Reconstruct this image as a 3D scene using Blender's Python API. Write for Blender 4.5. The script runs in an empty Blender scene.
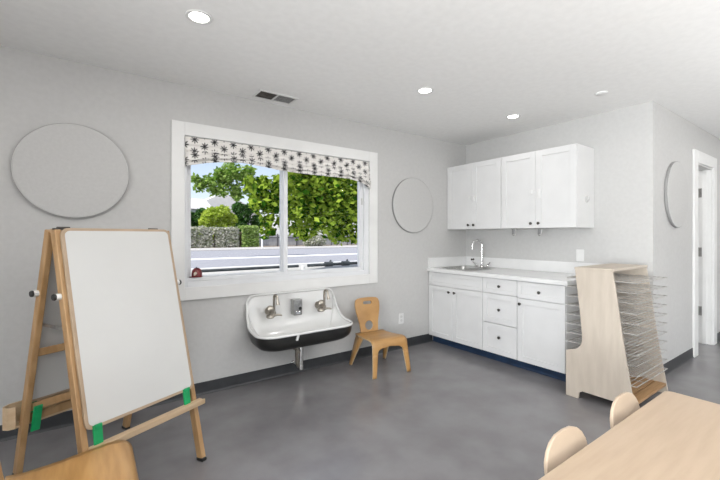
import bpy, bmesh, math, random
import numpy as np
from mathutils import Vector, Matrix
random.seed(7); rng = np.random.default_rng(7)
S = bpy.context.scene
COL = S.collection
PI = math.pi

# ------------------------------------------------------------------ materials
def nmat(name):
    m = bpy.data.materials.new(name); m.use_nodes = True
    nt = m.node_tree; b = nt.nodes['Principled BSDF']
    return m, nt, b

def noisy(name, c1, c2, rough=0.5, scale=8.0, stretch=(1, 1, 1), metal=0.0, bump=0.0, detail=4.0, spec=0.5, lo=0.35, hi=0.65, coat=0.0):
    m, nt, b = nmat(name); N = nt.nodes; L = nt.links
    tc = N.new('ShaderNodeTexCoord'); mp = N.new('ShaderNodeMapping'); mp.inputs['Scale'].default_value = stretch
    nz = N.new('ShaderNodeTexNoise'); nz.inputs['Scale'].default_value = scale; nz.inputs['Detail'].default_value = detail
    cr = N.new('ShaderNodeValToRGB')
    cr.color_ramp.elements[0].position = lo; cr.color_ramp.elements[0].color = (*c1, 1)
    cr.color_ramp.elements[1].position = hi; cr.color_ramp.elements[1].color = (*c2, 1)
    L.new(tc.outputs['Object'], mp.inputs['Vector']); L.new(mp.outputs['Vector'], nz.inputs['Vector'])
    L.new(nz.outputs['Fac'], cr.inputs['Fac']); L.new(cr.outputs['Color'], b.inputs['Base Color'])
    b.inputs['Roughness'].default_value = rough; b.inputs['Metallic'].default_value = metal
    b.inputs['Specular IOR Level'].default_value = spec
    if coat: b.inputs['Coat Weight'].default_value = coat
    if bump:
        bp = N.new('ShaderNodeBump'); bp.inputs['Strength'].default_value = bump; bp.inputs['Distance'].default_value = 0.01
        L.new(nz.outputs['Fac'], bp.inputs['Height']); L.new(bp.outputs['Normal'], b.inputs['Normal'])
    return m

def flat(name, c, rough=0.5, metal=0.0, spec=0.5):
    k = 0.97
    return noisy(name, tuple(v*k for v in c), c, rough, 20, metal=metal, spec=spec)

def emit(name, c, s):
    m = bpy.data.materials.new(name); m.use_nodes = True; nt = m.node_tree
    nt.nodes.clear(); o = nt.nodes.new('ShaderNodeOutputMaterial'); e = nt.nodes.new('ShaderNodeEmission')
    e.inputs['Color'].default_value = (*c, 1); e.inputs['Strength'].default_value = s
    nt.links.new(e.outputs[0], o.inputs[0]); return m

def glass(name):
    m = bpy.data.materials.new(name); m.use_nodes = True; nt = m.node_tree
    nt.nodes.clear(); o = nt.nodes.new('ShaderNodeOutputMaterial')
    t = nt.nodes.new('ShaderNodeBsdfTransparent'); t.inputs['Color'].default_value = (.96, .97, .97, 1)
    g = nt.nodes.new('ShaderNodeBsdfGlossy'); g.inputs['Roughness'].default_value = 0.02
    f = nt.nodes.new('ShaderNodeFresnel'); f.inputs['IOR'].default_value = 1.08
    x = nt.nodes.new('ShaderNodeMixShader'); L = nt.links
    L.new(f.outputs[0], x.inputs[0]); L.new(t.outputs[0], x.inputs[1]); L.new(g.outputs[0], x.inputs[2]); L.new(x.outputs[0], o.inputs[0])
    return m

def leafmat(name, c1, c2, trans=0.35):
    m = bpy.data.materials.new(name); m.use_nodes = True; nt = m.node_tree; N = nt.nodes; L = nt.links
    N.clear(); o = N.new('ShaderNodeOutputMaterial')
    tc = N.new('ShaderNodeTexCoord'); nz = N.new('ShaderNodeTexNoise'); nz.inputs['Scale'].default_value = 3.0
    cr = N.new('ShaderNodeValToRGB')
    cr.color_ramp.elements[0].position = .35; cr.color_ramp.elements[0].color = (*c1, 1)
    cr.color_ramp.elements[1].position = .65; cr.color_ramp.elements[1].color = (*c2, 1)
    d = N.new('ShaderNodeBsdfDiffuse'); t = N.new('ShaderNodeBsdfTranslucent'); x = N.new('ShaderNodeMixShader'); x.inputs[0].default_value = trans
    ge = N.new('ShaderNodeNewGeometry'); mx = N.new('ShaderNodeMath'); mx.operation = 'MULTIPLY_ADD'; mx.inputs[1].default_value = .55
    ms = N.new('ShaderNodeMath'); ms.operation = 'MULTIPLY'; ms.inputs[1].default_value = .5
    L.new(tc.outputs['Object'], nz.inputs['Vector']); L.new(nz.outputs['Fac'], ms.inputs[0]); L.new(ge.outputs['Random Per Island'], mx.inputs[0]); L.new(ms.outputs[0], mx.inputs[2]); L.new(mx.outputs[0], cr.inputs['Fac'])
    L.new(cr.outputs['Color'], d.inputs['Color']); L.new(cr.outputs['Color'], t.inputs['Color'])
    L.new(d.outputs[0], x.inputs[1]); L.new(t.outputs[0], x.inputs[2]); L.new(x.outputs[0], o.inputs[0])
    return m

def starfabric(name):
    """off-white cloth printed with staggered black eight-point stars (UV in star pitches)"""
    m, nt, b = nmat(name); N = nt.nodes; L = nt.links
    def mth(op, a, bb=None, c=None):
        n = N.new('ShaderNodeMath'); n.operation = op
        for i, v in enumerate((a, bb, c)):
            if v is None: continue
            if isinstance(v, (int, float)): n.inputs[i].default_value = v
            else: L.new(v, n.inputs[i])
        return n.outputs[0]
    uv = N.new('ShaderNodeUVMap'); sp = N.new('ShaderNodeSeparateXYZ'); L.new(uv.outputs[0], sp.inputs[0])
    u, v = sp.outputs[0], sp.outputs[1]
    facs = []
    for ou, ov in ((0, 0), (.5, .5)):
        fx = mth('SUBTRACT', mth('FRACT', mth('ADD', u, ou)), 0.5); fy = mth('SUBTRACT', mth('FRACT', mth('ADD', v, ov)), 0.5)
        px = mth('MULTIPLY', fx, 0.155); py = mth('MULTIPLY', fy, 0.092)
        r = mth('SQRT', mth('ADD', mth('MULTIPLY', px, px), mth('MULTIPLY', py, py)))
        an = mth('ARCTAN2', py, px)
        spike = mth('POWER', mth('ABSOLUTE', mth('COSINE', mth('MULTIPLY', an, 4.0))), 2.0)
        facs.append(mth('LESS_THAN', r, mth('ADD', mth('MULTIPLY', spike, 0.024), 0.010)))
    fac = mth('MAXIMUM', facs[0], facs[1])
    mix = N.new('ShaderNodeMix'); mix.data_type = 'RGBA'
    mix.inputs['A'].default_value = (.72, .70, .67, 1); mix.inputs['B'].default_value = (.02, .02, .022, 1)
    L.new(fac, mix.inputs['Factor']); L.new(mix.outputs['Result'], b.inputs['Base Color'])
    b.inputs['Roughness'].default_value = 0.9
    return m

M = {}
M['wall'] = noisy('wall_paint', (.487, .484, .476), (.507, .504, .496), .85, 30, bump=.01, spec=.2)
M['panel'] = noisy('panel_felt', (.48, .477, .469), (.502, .499, .49), .95, 60, bump=.05, spec=.1)
M['panelshade'] = flat('panel_edge_shaded', (.30, .30, .295), .95, spec=.1)  # felt darkened on the rim to stand for its shade
M['ceil'] = noisy('ceiling_paint', (.80, .80, .79), (.83, .83, .82), .9, 20, spec=.2)
M['floor'] = noisy('floor_vinyl', (.160, .154, .158), (.200, .195, .201), .22, 3.5, detail=8, bump=.03, spec=.5)
M['base'] = noisy('rubber_base', (.026, .028, .031), (.034, .036, .040), .42, 15)
M['toe'] = noisy('rubber_toe', (.010, .024, .055), (.014, .034, .076), .35, 15)
M['white'] = noisy('white_lacquer', (.625, .625, .623), (.650, .650, .648), .42, 6)
M['trim'] = noisy('trim_paint', (.68, .68, .67), (.71, .71, .70), .45, 6)
M['vinyl'] = noisy('window_vinyl', (.66, .67, .685), (.69, .70, .715), .35, 6)
M['counter'] = noisy('counter_solid', (.67, .67, .665), (.71, .71, .705), .22, 5)
M['enamel'] = noisy('white_enamel', (.65, .65, .64), (.68, .68, .67), .12, 4, coat=.4)
M['blackenamel'] = noisy('black_enamel', (.008, .008, .008), (.014, .014, .013), .35, 8)
M['chrome'] = noisy('chrome', (.62, .62, .62), (.72, .72, .71), .14, 30, metal=1)
M['nickel'] = noisy('aged_nickel', (.30, .27, .23), (.42, .39, .34), .30, 30, metal=1)
M['steel'] = noisy('brushed_steel', (.30, .30, .29), (.42, .42, .41), .30, 40, (1, 12, 1), metal=1)
M['darkmetal'] = noisy('dark_metal', (.05, .045, .04), (.09, .085, .08), .4, 20, metal=.8)
M['hinge'] = noisy('hinge_metal', (.30, .29, .28), (.38, .37, .36), .38, 30, metal=.9)
M['wire'] = noisy('wire_metal', (.38, .37, .355), (.50, .485, .46), .4, 30, metal=.4)
M['chairwood'] = noisy('chair_ply', (.36, .190, .060), (.45, .255, .092), .34, 5, (1, 9, 1), detail=6, coat=.15)
M['chairedge'] = noisy('chair_ply_edge', (.46, .33, .19), (.54, .40, .25), .45, 20, (1, 1, 8))
M['palewood'] = noisy('pale_chair_ply', (.46, .36, .265), (.51, .405, .305), .38, 5, (1, 9, 1), detail=6)
M['table'] = noisy('table_maple', (.405, .305, .215), (.445, .340, .245), .36, 4, (1, 10, 1), detail=6)
M['tableedge'] = noisy('table_band', (.36, .25, .15), (.40, .29, .18), .5, 8)
M['ply'] = noisy('rack_ply', (.45, .39, .325), (.50, .44, .37), .55, 4, (1, 6, 1), detail=6)
M['slat'] = noisy('rack_slat', (.29, .16, .065), (.40, .235, .11), .42, 7, (.6, 14, 1), detail=6)
M['easel'] = noisy('easel_beech', (.32, .185, .078), (.42, .26, .125), .45, 6, (5, 5, .6), detail=6)
M['easelpale'] = noisy('easel_tray', (.46, .33, .20), (.54, .40, .265), .45, 6, (.6, 6, 6), detail=6)
M['rim'] = noisy('board_rim', (.34, .25, .165), (.40, .30, .21), .5, 10)
M['board'] = noisy('whiteboard', (.520, .520, .508), (.540, .540, .528), .30, 3)
M['green'] = noisy('green_plastic', (.003, .27, .085), (.006, .33, .11), .45, 20)
M['black'] = flat('black_plastic', (.012, .012, .012), .4)
M['whiteplastic'] = flat('white_plastic', (.68, .68, .67), .4)
M['greyplastic'] = flat('grey_plastic', (.55, .55, .54), .4)
M['greyhook'] = flat('grey_hook', (.26, .26, .26), .4, .3)
M['lens'] = emit('lamp_lens', (1.0, .97, .92), 14)
M['stars'] = starfabric('star_cloth')
M['glass'] = glass('window_glass')
M['red'] = noisy('red_plastic', (.14, .012, .016), (.20, .02, .024), .35, 20)
M['badge'] = flat('badge', (.68, .60, .50), .5)
M['asphalt'] = noisy('asphalt', (.30, .30, .335), (.36, .36, .395), .9, 6, bump=.05)
M['concrete'] = noisy('concrete', (.46, .445, .435), (.54, .52, .51), .9, 5)
M['paint'] = noisy('road_paint', (.80, .80, .80), (.88, .88, .88), .8, 5)
M['soil'] = noisy('soil', (.16, .12, .085), (.24, .19, .14), .95, 4)
M['fence'] = noisy('fence_boards', (.34, .34, .345), (.47, .47, .475), .8, 4, (3, 3, .4))
M['fencerail'] = noisy('fence_rail', (.10, .10, .11), (.15, .15, .16), .7, 4)
M['bark'] = noisy('bark', (.10, .075, .055), (.18, .14, .10), .9, 12, (1, 1, .3), bump=.3)
M['housewall'] = noisy('house_wall', (.76, .76, .74), (.82, .82, .80), .8, 2)
M['roof'] = noisy('house_roof', (.50, .49, .50), (.60, .59, .60), .8, 6)
M['housetrim'] = noisy('house_trim', (.60, .68, .72), (.68, .75, .78), .7, 3)
M['darkglass'] = flat('dark_pane', (.05, .06, .07), .1)
M['rail'] = noisy('pipe_rail', (.035, .042, .048), (.07, .08, .09), .6, 10, metal=.0)
M['lf_maple'] = leafmat('maple_leaf', (.03, .10, .008), (.40, .54, .07), .4)
M['lf_light'] = leafmat('light_leaf', (.14, .27, .04), (.36, .50, .13), .4)
M['lf_dark'] = leafmat('dark_leaf', (.03, .09, .02), (.09, .19, .05), .25)
M['lf_yellow'] = leafmat('yellow_leaf', (.34, .47, .05), (.55, .66, .12), .35)
M['lf_hedge'] = leafmat('hedge_leaf', (.20, .33, .08), (.40, .52, .17), .3)
M['lf_grey'] = leafmat('grey_leaf', (.26, .30, .17), (.78, .76, .70), .3)

# ------------------------------------------------------------------ geometry helpers
def vec(p): return Vector(p)
class MB:
    def __init__(self): self.bm = bmesh.new()
    def quadbox(self, c8):
        v = [self.bm.verts.new(p) for p in c8]
        for f in ((3, 2, 1, 0), (4, 5, 6, 7), (0, 1, 5, 4), (1, 2, 6, 5), (2, 3, 7, 6), (3, 0, 4, 7)):
            self.bm.faces.new([v[i] for i in f])
        return self
    def box(self, a, b):
        x0, y0, z0 = (min(a[i], b[i]) for i in range(3)); x1, y1, z1 = (max(a[i], b[i]) for i in range(3))
        return self.quadbox([(x0, y0, z0), (x1, y0, z0), (x1, y1, z0), (x0, y1, z0), (x0, y0, z1), (x1, y0, z1), (x1, y1, z1), (x0, y1, z1)])
    def bar(self, p, q, w, d, side=(1, 0, 0), w2=None, d2=None):
        """square bar from p to q; w along `side`, d across"""
        p, q = vec(p), vec(q); t = (q-p).normalized(); s = vec(side); s = (s - t*s.dot(t)).normalized(); n = t.cross(s)
        w2 = w if w2 is None else w2; d2 = d if d2 is None else d2
        c = []
        for o, ww, dd in ((p, w, d), (q, w2, d2)):
            for a, b in ((-1, -1), (1, -1), (1, 1), (-1, 1)):
                c.append(o + s*(a*ww/2) + n*(b*dd/2))
        return self.quadbox(c)
    def tube(self, pts, r, seg=8, closed=False):
        pts = [vec(p) for p in pts]; n = len(pts)
        rs = r if isinstance(r, (list, tuple)) else [r]*n
        prev = None; rings = []
        for i, p in enumerate(pts):
            a = pts[i-1] if (i > 0 or closed) else p; b = pts[(i+1) % n] if (i < n-1 or closed) else p
            t = (b-a).normalized()
            if prev is None:
                up = Vector((0, 0, 1)) if abs(t.z) < .9 else Vector((1, 0, 0)); s = t.cross(up).normalized()
            else:
                s = (prev - t*prev.dot(t)).normalized()
            prev = s; q = t.cross(s)
            rings.append([self.bm.verts.new(p + (s*math.cos(2*PI*k/seg) + q*math.sin(2*PI*k/seg))*rs[i]) for k in range(seg)])
        m = n if closed else n-1
        for i in range(m):
            A, B = rings[i], rings[(i+1) % n]
            for k in range(seg): self.bm.faces.new((A[k], A[(k+1) % seg], B[(k+1) % seg], B[k]))
        if not closed:
            self.bm.faces.new(list(reversed(rings[0]))); self.bm.faces.new(rings[-1])
        return self
    def lathe(self, prof, origin=(0, 0, 0), axis=(0, 0, 1), seg=24):
        """prof: (radius, height) list along axis"""
        o = vec(origin); t = vec(axis).normalized(); up = Vector((0, 0, 1)) if abs(t.z) < .9 else Vector((1, 0, 0))
        s = t.cross(up).normalized(); q = t.cross(s); rings = []
        for r, h in prof:
            if r < 1e-6: rings.append([self.bm.verts.new(o + t*h)])
            else: rings.append([self.bm.verts.new(o + t*h + (s*math.cos(2*PI*k/seg) + q*math.sin(2*PI*k/seg))*r) for k in range(seg)])
        for A, B in zip(rings, rings[1:]):
            for k in range(seg):
                j = (k+1) % seg
                if len(A) == 1 and len(B) == 1: continue
                if len(A) == 1: self.bm.faces.new((A[0], B[j], B[k]))
                elif len(B) == 1: self.bm.faces.new((A[k], A[j], B[0]))
                else: self.bm.faces.new((A[k], A[j], B[j], B[k]))
        for R, rev in ((rings[0], True), (rings[-1], False)):
            if len(R) > 1: self.bm.faces.new(list(reversed(R)) if rev else R)
        return self
    def prism(self, poly, fn, t0, t1):
        """poly 2d points; fn(a,b,t)->3d"""
        A = [self.bm.verts.new(fn(a, b, t0)) for a, b in poly]; B = [self.bm.verts.new(fn(a, b, t1)) for a, b in poly]
        n = len(poly)
        self.bm.faces.new(A); self.bm.faces.new(list(reversed(B)))
        for i in range(n): self.bm.faces.new((A[i], B[i], B[(i+1) % n], A[(i+1) % n]))
        return self
    def grid(self, rows, closed=False):
        V = [[self.bm.verts.new(p) for p in r] for r in rows]
        for A, B in zip(V, V[1:]):
            n = len(A)
            for k in range(n if closed else n-1):
                j = (k+1) % n
                self.bm.faces.new((A[k], A[j], B[j], B[k]))
        return V
    def build(self, name, mat, parent=None, bevel=0, smooth=False, seg=2, solid=0, mats=None):
        bm = self.bm
        bmesh.ops.recalc_face_normals(bm, faces=bm.faces)
        me = bpy.data.meshes.new(name); bm.to_mesh(me); bm.free()
        o = bpy.data.objects.new(name, me); COL.objects.link(o)
        me.materials.append(mat)
        for x in (mats or []): me.materials.append(x)
        if parent: o.parent = parent
        if smooth:
            for p in me.polygons: p.use_smooth = True
        if solid:
            md = o.modifiers.new('solid', 'SOLIDIFY'); md.thickness = solid; md.offset = 0
            if mats: md.material_offset_rim = 1
        if bevel:
            md = o.modifiers.new('bevel', 'BEVEL'); md.width = bevel; md.segments = seg; md.limit_method = 'ANGLE'; md.angle_limit = math.radians(50)
        if smooth and bevel == 0 and not solid:
            try:
                me.set_sharp_from_angle(angle=math.radians(50))
            except Exception: pass
        return o

def tag(o, label, cat, group=None, kind=None):
    if label: o['label'] = label
    if cat: o['category'] = cat
    if group: o['group'] = group
    if kind: o['kind'] = kind
    return o
def thing(name, label, cat, loc=(0, 0, 0), rz=0.0, group=None):
    o = bpy.data.objects.new(name, None); COL.objects.link(o)
    o.location = loc; o.rotation_euler = (0, 0, rz); o.empty_display_size = .1
    return tag(o, label, cat, group)
def struct(o): o['kind'] = 'structure'; return o
def copytree(root, loc, rz, label, group=None, scale=None):
    r = root.copy(); COL.objects.link(r); r.location = loc; r.rotation_euler = (0, 0, rz); r['label'] = label
    if group: r['group'] = group
    if scale: r.scale = (scale,)*3
    for ch in list(root.children):
        c = ch.copy(); COL.objects.link(c); c.parent = r
        for g in list(ch.children):
            d = g.copy(); COL.objects.link(d); d.parent = c
    return r
def rrect(w, h, r, n=6, cx=0, cy=0):
    out = []
    for sx, sy, a0 in ((1, 1, 0), (-1, 1, 90), (-1, -1, 180), (1, -1, 270)):
        for i in range(n+1):
            a = math.radians(a0 + 90*i/n); out.append((cx + sx*(w/2-r) + r*math.cos(a), cy + sy*(h/2-r) + r*math.sin(a)))
    return out
def flat_holes(name, outer, holes, thick, bev, mat, parent, xf):
    """plate cut from a sheet: outline and holes in 2d, transformed by xf(matrix)"""
    cu = bpy.data.curves.new(name, 'CURVE'); cu.dimensions = '2D'; cu.fill_mode = 'BOTH'; cu.extrude = thick/2-bev; cu.bevel_depth = bev; cu.bevel_resolution = 2
    for poly in [outer]+holes:
        s = cu.splines.new('POLY'); s.points.add(len(poly)-1); s.use_cyclic_u = True
        for p, (a, b) in zip(s.points, poly): p.co = (a, b, 0, 1)
    tmp = bpy.data.objects.new(name+'_outline', cu); COL.objects.link(tmp)
    bpy.context.view_layer.update()
    me = bpy.data.meshes.new_from_object(tmp.evaluated_get(bpy.context.evaluated_depsgraph_get()))
    bpy.data.objects.remove(tmp); bpy.data.curves.remove(cu)
    me.name = name; me.transform(xf); me.materials.clear(); me.materials.append(mat)
    o = bpy.data.objects.new(name, me); COL.objects.link(o); o.parent = parent
    return o

# ------------------------------------------------------------------ room shell
YW, XC, YD, H = 3.262, 4.074, 1.209, 2.5
XL, YB, XR = -2.6, -4.2, 8.0
struct(MB().box((XL-.15, YB-.15, -.12), (XR+.15, YW+.16, 0)).build('floor', M['floor']))
struct(MB().box((XL-.15, YB-.15, H), (XR+.15, YW+.16, H+.12)).build('ceiling', M['ceil']))
# window wall with opening
OX0, OX1, OZ0, OZ1 = .612, 2.455, .875, 2.10
w = MB(); T = YW+.14
w.box((XL-.15, YW, 0), (OX0, T, H)); w.box((OX1, YW, 0), (XR+.15, T, H)); w.box((OX0, YW, 0), (OX1, T, OZ0)); w.box((OX0, YW, OZ1), (OX1, T, H))
struct(w.build('wall_window', M['wall']))
struct(MB().box((XC, YD, 0), (XC+.12, YW, H)).build('wall_cabinet', M['wall']))
DX0, DX1, DZ = 5.36, 6.02, 2.10
w = MB(); w.box((XC+.12, YD, 0), (DX0, YD+.14, H)); w.box((DX1, YD, 0), (XR, YD+.14, H)); w.box((DX0, YD, DZ), (DX1, YD+.14, H))
struct(w.build('wall_door', M['wall']))
struct(MB().box((XR, YB, 0), (XR+.15, YW, H)).build('wall_right', M['wall']))
w = MB(); ly = (-3.4, .6); w.box((XL-.15, YB, 0), (XL, ly[0], H)); w.box((XL-.15, ly[1], 0), (XL, YW, H)); w.box((XL-.15, ly[0], 0), (XL, ly[1], .55)); w.box((XL-.15, ly[0], 1.9), (XL, ly[1], H))
struct(w.build('wall_left', M['wall']))
f = MB(); f.box((XL-.10, ly[0], .55), (XL-.04, ly[0]+.05, 1.9)); f.box((XL-.10, ly[1]-.05, .55), (XL-.04, ly[1], 1.9)); f.box((XL-.10, ly[0]+.05, .55), (XL-.04, ly[1]-.05, .60)); f.box((XL-.10, ly[0]+.05, 1.85), (XL-.04, ly[1]-.05, 1.9))
for k in (1, 2): yy = ly[0]+(ly[1]-ly[0])*k/3; f.box((XL-.10, yy-.03, .60), (XL-.04, yy+.03, 1.85))
wf = struct(f.build('window_5', M['vinyl'], bevel=.003))  # unseen left-wall window, added to light the cabinet wall
MB().box((XL-.075, ly[0]+.03, .58), (XL-.069, ly[1]-.03, 1.87)).build('pane', M['glass'], wf)
# back wall, behind the camera: unseen wide windows, added as a source of soft fill
w = MB(); bz0, bz1 = .55, 2.2
bw = [(-2.0, .9), (1.5, 4.4), (5.0, 7.4)]
xs = [XL]+[v for p in bw for v in p]+[XR+.15]
for i in range(0, len(xs), 2): w.box((xs[i], YB-.15, 0), (xs[i+1], YB, H))
for a, b in bw: w.box((a, YB-.15, 0), (b, YB, bz0)); w.box((a, YB-.15, bz1), (b, YB, H))
struct(w.build('wall_back', M['wall']))
for i, (a, b) in enumerate(bw):
    f = MB()
    f.box((a, YB-.10, bz0), (a+.05, YB-.04, bz1)); f.box((b-.05, YB-.10, bz0), (b, YB-.04, bz1)); f.box((a, YB-.10, bz0), (b, YB-.04, bz0+.05)); f.box((a, YB-.10, bz1-.05), (b, YB-.04, bz1))
    c = (a+b)/2; f.box((c-.03, YB-.10, bz0), (c+.03, YB-.04, bz1))
    wf = struct(f.build('window_%d' % (i+2), M['vinyl'], bevel=.003))
    MB().box((a+.03, YB-.075, bz0+.03), (b-.03, YB-.069, bz1-.03)).build('pane', M['glass'], wf)

def base_profile(name, p, q, mat, n, h=.10, parent=None):
    """cove base from p to q on the floor; n points into the room"""
    prof = [(0, 0), (.016, 0), (.011, .006), (.007, .016), (.006, h-.004), (.003, h), (0, h)]
    b = MB(); rows = []
    for e in (p, q): rows.append([(e[0]+n[0]*a, e[1]+n[1]*a, z) for a, z in prof])
    V = b.grid(rows, closed=True); b.bm.faces.new(V[0]); b.bm.faces.new(list(reversed(V[1])))
    return b.build(name, mat, parent)
struct(base_profile('baseboard_window', (XL, YW), (3.43, YW), M['base'], (0, -1)))
struct(base_profile('baseboard_door', (XC, YD), (DX0-.125, YD), M['base'], (0, -1)))
struct(base_profile('baseboard_cabinet', (XC, YD), (XC, 1.62), M['base'], (-1, 0)))
struct(base_profile('baseboard_left', (XL, YB), (XL, YW), M['base'], (1, 0)))
struct(base_profile('baseboard_right', (DX1+.125, YD), (XR, YD), M['base'], (0, -1)))

# door opening: casing, jambs, open door
c = MB(); cw = .125
c.box((DX0-cw, YD-.022, 0), (DX0+.006, YD, DZ+cw)); c.box((DX1-.006, YD-.022, 0), (DX1+cw, YD, DZ+cw)); c.box((DX0+.006, YD-.022, DZ-.006), (DX1-.006, YD, DZ+cw))
struct(c.build('trim_1', M['trim'], bevel=.004))
j = MB(); j.box((DX0, YD, 0), (DX0+.018, YD+.14, DZ)); j.box((DX1-.018, YD, 0), (DX1, YD+.14, DZ)); j.box((DX0+.018, YD, DZ-.018), (DX1-.018, YD+.14, DZ))
j.box((DX1-.030, YD+.04, 0), (DX1-.018, YD+.085, DZ-.018))
struct(j.build('trim_2', M['trim'], bevel=.002))
d = struct(MB().box((DX1-.012, YD+.147, .012), (DX1+.03, YD+.147+.66, DZ-.022)).build('door_1', M['trim'], bevel=.003))
for z in (1.815, 1.10, .39):
    h = MB(); h.box((DX1-.0205, YD+.088, z-.055), (DX1-.0175, YD+.139, z+.055)); h.lathe([(.007, -.055), (.007, .055)], (DX1-.020, YD+.1435, z), (0, 0, 1), 10)
    for dz in (-.035, 0, .035): h.lathe([(.005, 0), (.004, .003), (0, .0035)], (DX1-.0205, YD+.112+(.012 if dz else -.008), z+dz), (-1, 0, 0), 8)
    tag(h.build('hinge', M['hinge'], d), 'grey metal hinge leaf', None)
# hallway beyond the door
struct(MB().box((XC+.12, 2.75, 0), (XR, 2.85, H)).build('wall_hall', M['wall']))

# ------------------------------------------------------------------ window
win = struct(thing('window_1', None, None, (0, 0, 0)))
t1, t2 = YW-.018, YW
L0, L1, R0, R1, B0, B1, T0, T1 = .516, .612, 2.452, 2.563, .783, .883, 2.098, 2.205
c = MB(); c.box((L0, t1, B0), (L1, t2, T1)).build('left_casing', M['trim'], win, bevel=.003)
MB().box((R0, t1, B0), (R1, t2, T1)).build('right_casing', M['trim'], win, bevel=.003)
MB().box((L1, t1, T0), (R0, t2, T1)).build('top_casing', M['trim'], win, bevel=.002)
MB().box((L1, t1, B0), (R0, t2, B1)).build('bottom_casing', M['trim'], win, bevel=.002)
f = MB(); fy0, fy1 = YW+.002, YW+.12
f.box((OX0, fy0, OZ0), (OX0+.022, fy1, OZ1)); f.box((OX1-.062, fy0, OZ0), (OX1, fy1, OZ1)); f.box((OX0+.022, fy0, OZ1-.03), (OX1-.062, fy1, OZ1)); f.box((OX0+.022, fy0, OZ0), (OX1-.062, fy1, OZ0+.055))
f.box((OX0+.022, YW+.020, OZ0+.055), (1.473, YW+.066, OZ0+.084)); f.build('frame', M['vinyl'], win, bevel=.003)
gy = YW+.075
def sash(x0, x1, name, y):
    s = MB(); e = .045
    z0, z1 = OZ0+.055, OZ1-.03
    s.box((x0, y-.022, z0), (x0+e*.9, y+.022, z1)); s.box((x1-e, y-.022, z0), (x1, y+.022, z1)); s.box((x0+e*.9, y-.022, z0), (x1-e, y+.022, z0+.034)); s.box((x0+e*.9, y-.022, z1-e), (x1-e, y+.022, z1))
    o = s.build(name, M['vinyl'], win, bevel=.003)
    MB().box((x0+e*.8, y-.003, z0+.030), (x1-e*.9, y+.003, z1-e*.9)).build('pane', M['glass'], o)
    return o
sash(OX0+.022, 1.515, 'sash', YW+.090)
s2 = sash(1.475, OX1-.062, 'sash', YW+.046)
MB().box((2.365, YW+.012, 1.63), (2.385, YW+.024, 1.70)).build('latch', M['greyplastic'], win, bevel=.003)

# roman shade with stars, drawn up, hem uneven
hem = [(.612, 1.852), (.68, 1.868), (.76, 1.888), (.9, 1.912), (1.07, 1.926), (1.2, 1.918), (1.4, 1.897), (1.55, 1.888), (1.8, 1.888), (2.05, 1.888), (2.2, 1.882), (2.3, 1.866), (2.36, 1.845), (2.42, 1.808), (2.450, 1.80)]
hx = [p[0] for p in hem]; hz = [p[1] for p in hem]
sh = thing('roman_shade', 'off-white fabric roman shade printed with black stars, drawn up at the top of the window', 'window shade', (1.53, YW, 2.09))
def cloth(name, yoff, zt_fn, zb_fn, folds, v0, amp):
    b = MB(); nx, nz = 60, 10*folds; rows = []; uvs = {}
    for k in range(nz+1):
        s = k/nz; row = []
        for i in range(nx+1):
            x = .614 + (2.450-.614)*i/nx
            zt, zb = zt_fn(x), zb_fn(x)
            z = zt + (zb-zt)*s
            ph = (s*folds) % 1.0 if s < 1 else 1.0
            y = yoff - amp*(.25+.75*ph**1.3)*(1 if s > .02 else .4) - .006*math.sin(x*9+s*7) - .004*math.sin(x*23+k)
            row.append((x-1.53, y, z-2.09))
        rows.append(row)
    V = b.grid(rows)
    uvl = b.bm.loops.layers.uv.new('UVMap'); idx = {}
    for k, r in enumerate(V):
        for i, v in enumerate(r): idx[v] = (i, k)
    for fc in b.bm.faces:
        for lp in fc.loops:
            i, k = idx[lp.vert]; x = rows[k][i][0]; z = rows[k][i][2]
            lp[uvl].uv = ((x+1.0)/.155, v0 + z/.092 + 40)
    return b.build(name, M['stars'], sh, smooth=True, solid=.003)
zb = lambda x: float(np.interp(x, hx, hz))
cloth('fabric', -.004, lambda x: 2.092, lambda x: 2.092+(zb(x)-2.092)*.62, 2, .2, .022)
cloth('lower_fold', -.012, lambda x: 2.092+(zb(x)-2.092)*.50, lambda x: 2.092+(zb(x)-2.092)*.84, 1, .55, .030)
cloth('hem', -.006, lambda x: 2.092+(zb(x)-2.092)*.66, zb, 1, .9, .028)
MB().box((-.91, .0, -.012), (.915, .045, .006)).build('head_rail', M['whiteplastic'], sh)
MB().tube([(.835, -.012, -.28), (.838, -.01, -.5), (.836, -.011, -.72)], .003, 6).build('cord', M['whiteplastic'], sh)

# red toy helmet on the sill
hm = thing('toy_helmet', 'small dark red toy helmet standing at the left end of the window sill', 'toy', (.712, YW+.030, OZ0+.0845))
pr = [(.040, 0), (.041, .012), (.040, .030), (.036, .048), (.028, .062), (.016, .071), (0, .074)]
MB().lathe(pr, (0, 0, .004), (0, 0, 1), 24).build('shell', M['red'], hm, smooth=True)
b = MB(); b.prism([(.046*math.cos(a)*(1.25 if math.cos(a) < 0 else 1.0), .037*math.sin(a)) for a in np.linspace(0, 2*PI, 28, endpoint=False)], lambda a, c, t: (a-.002, c, t), 0, .006)
b.build('brim', M['red'], hm, bevel=.002)
b = MB(); b.tube([(-.036*math.sin(t)*.1, -.036*math.cos(t)*1.02, .01+.068*math.sin(t)) for t in np.linspace(.1, PI-.1, 14)], .005, 8); b.build('crest', M['blackenamel'], hm)
b = MB(); b.prism([(-.012, 0), (.012, 0), (.014, .022), (0, .032), (-.014, .022)], lambda a, c, t: (a*.9-.020, -.035+t-.010*(c/.032), .016+c), 0, .004)
b.build('badge', M['badge'], hm)

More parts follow.
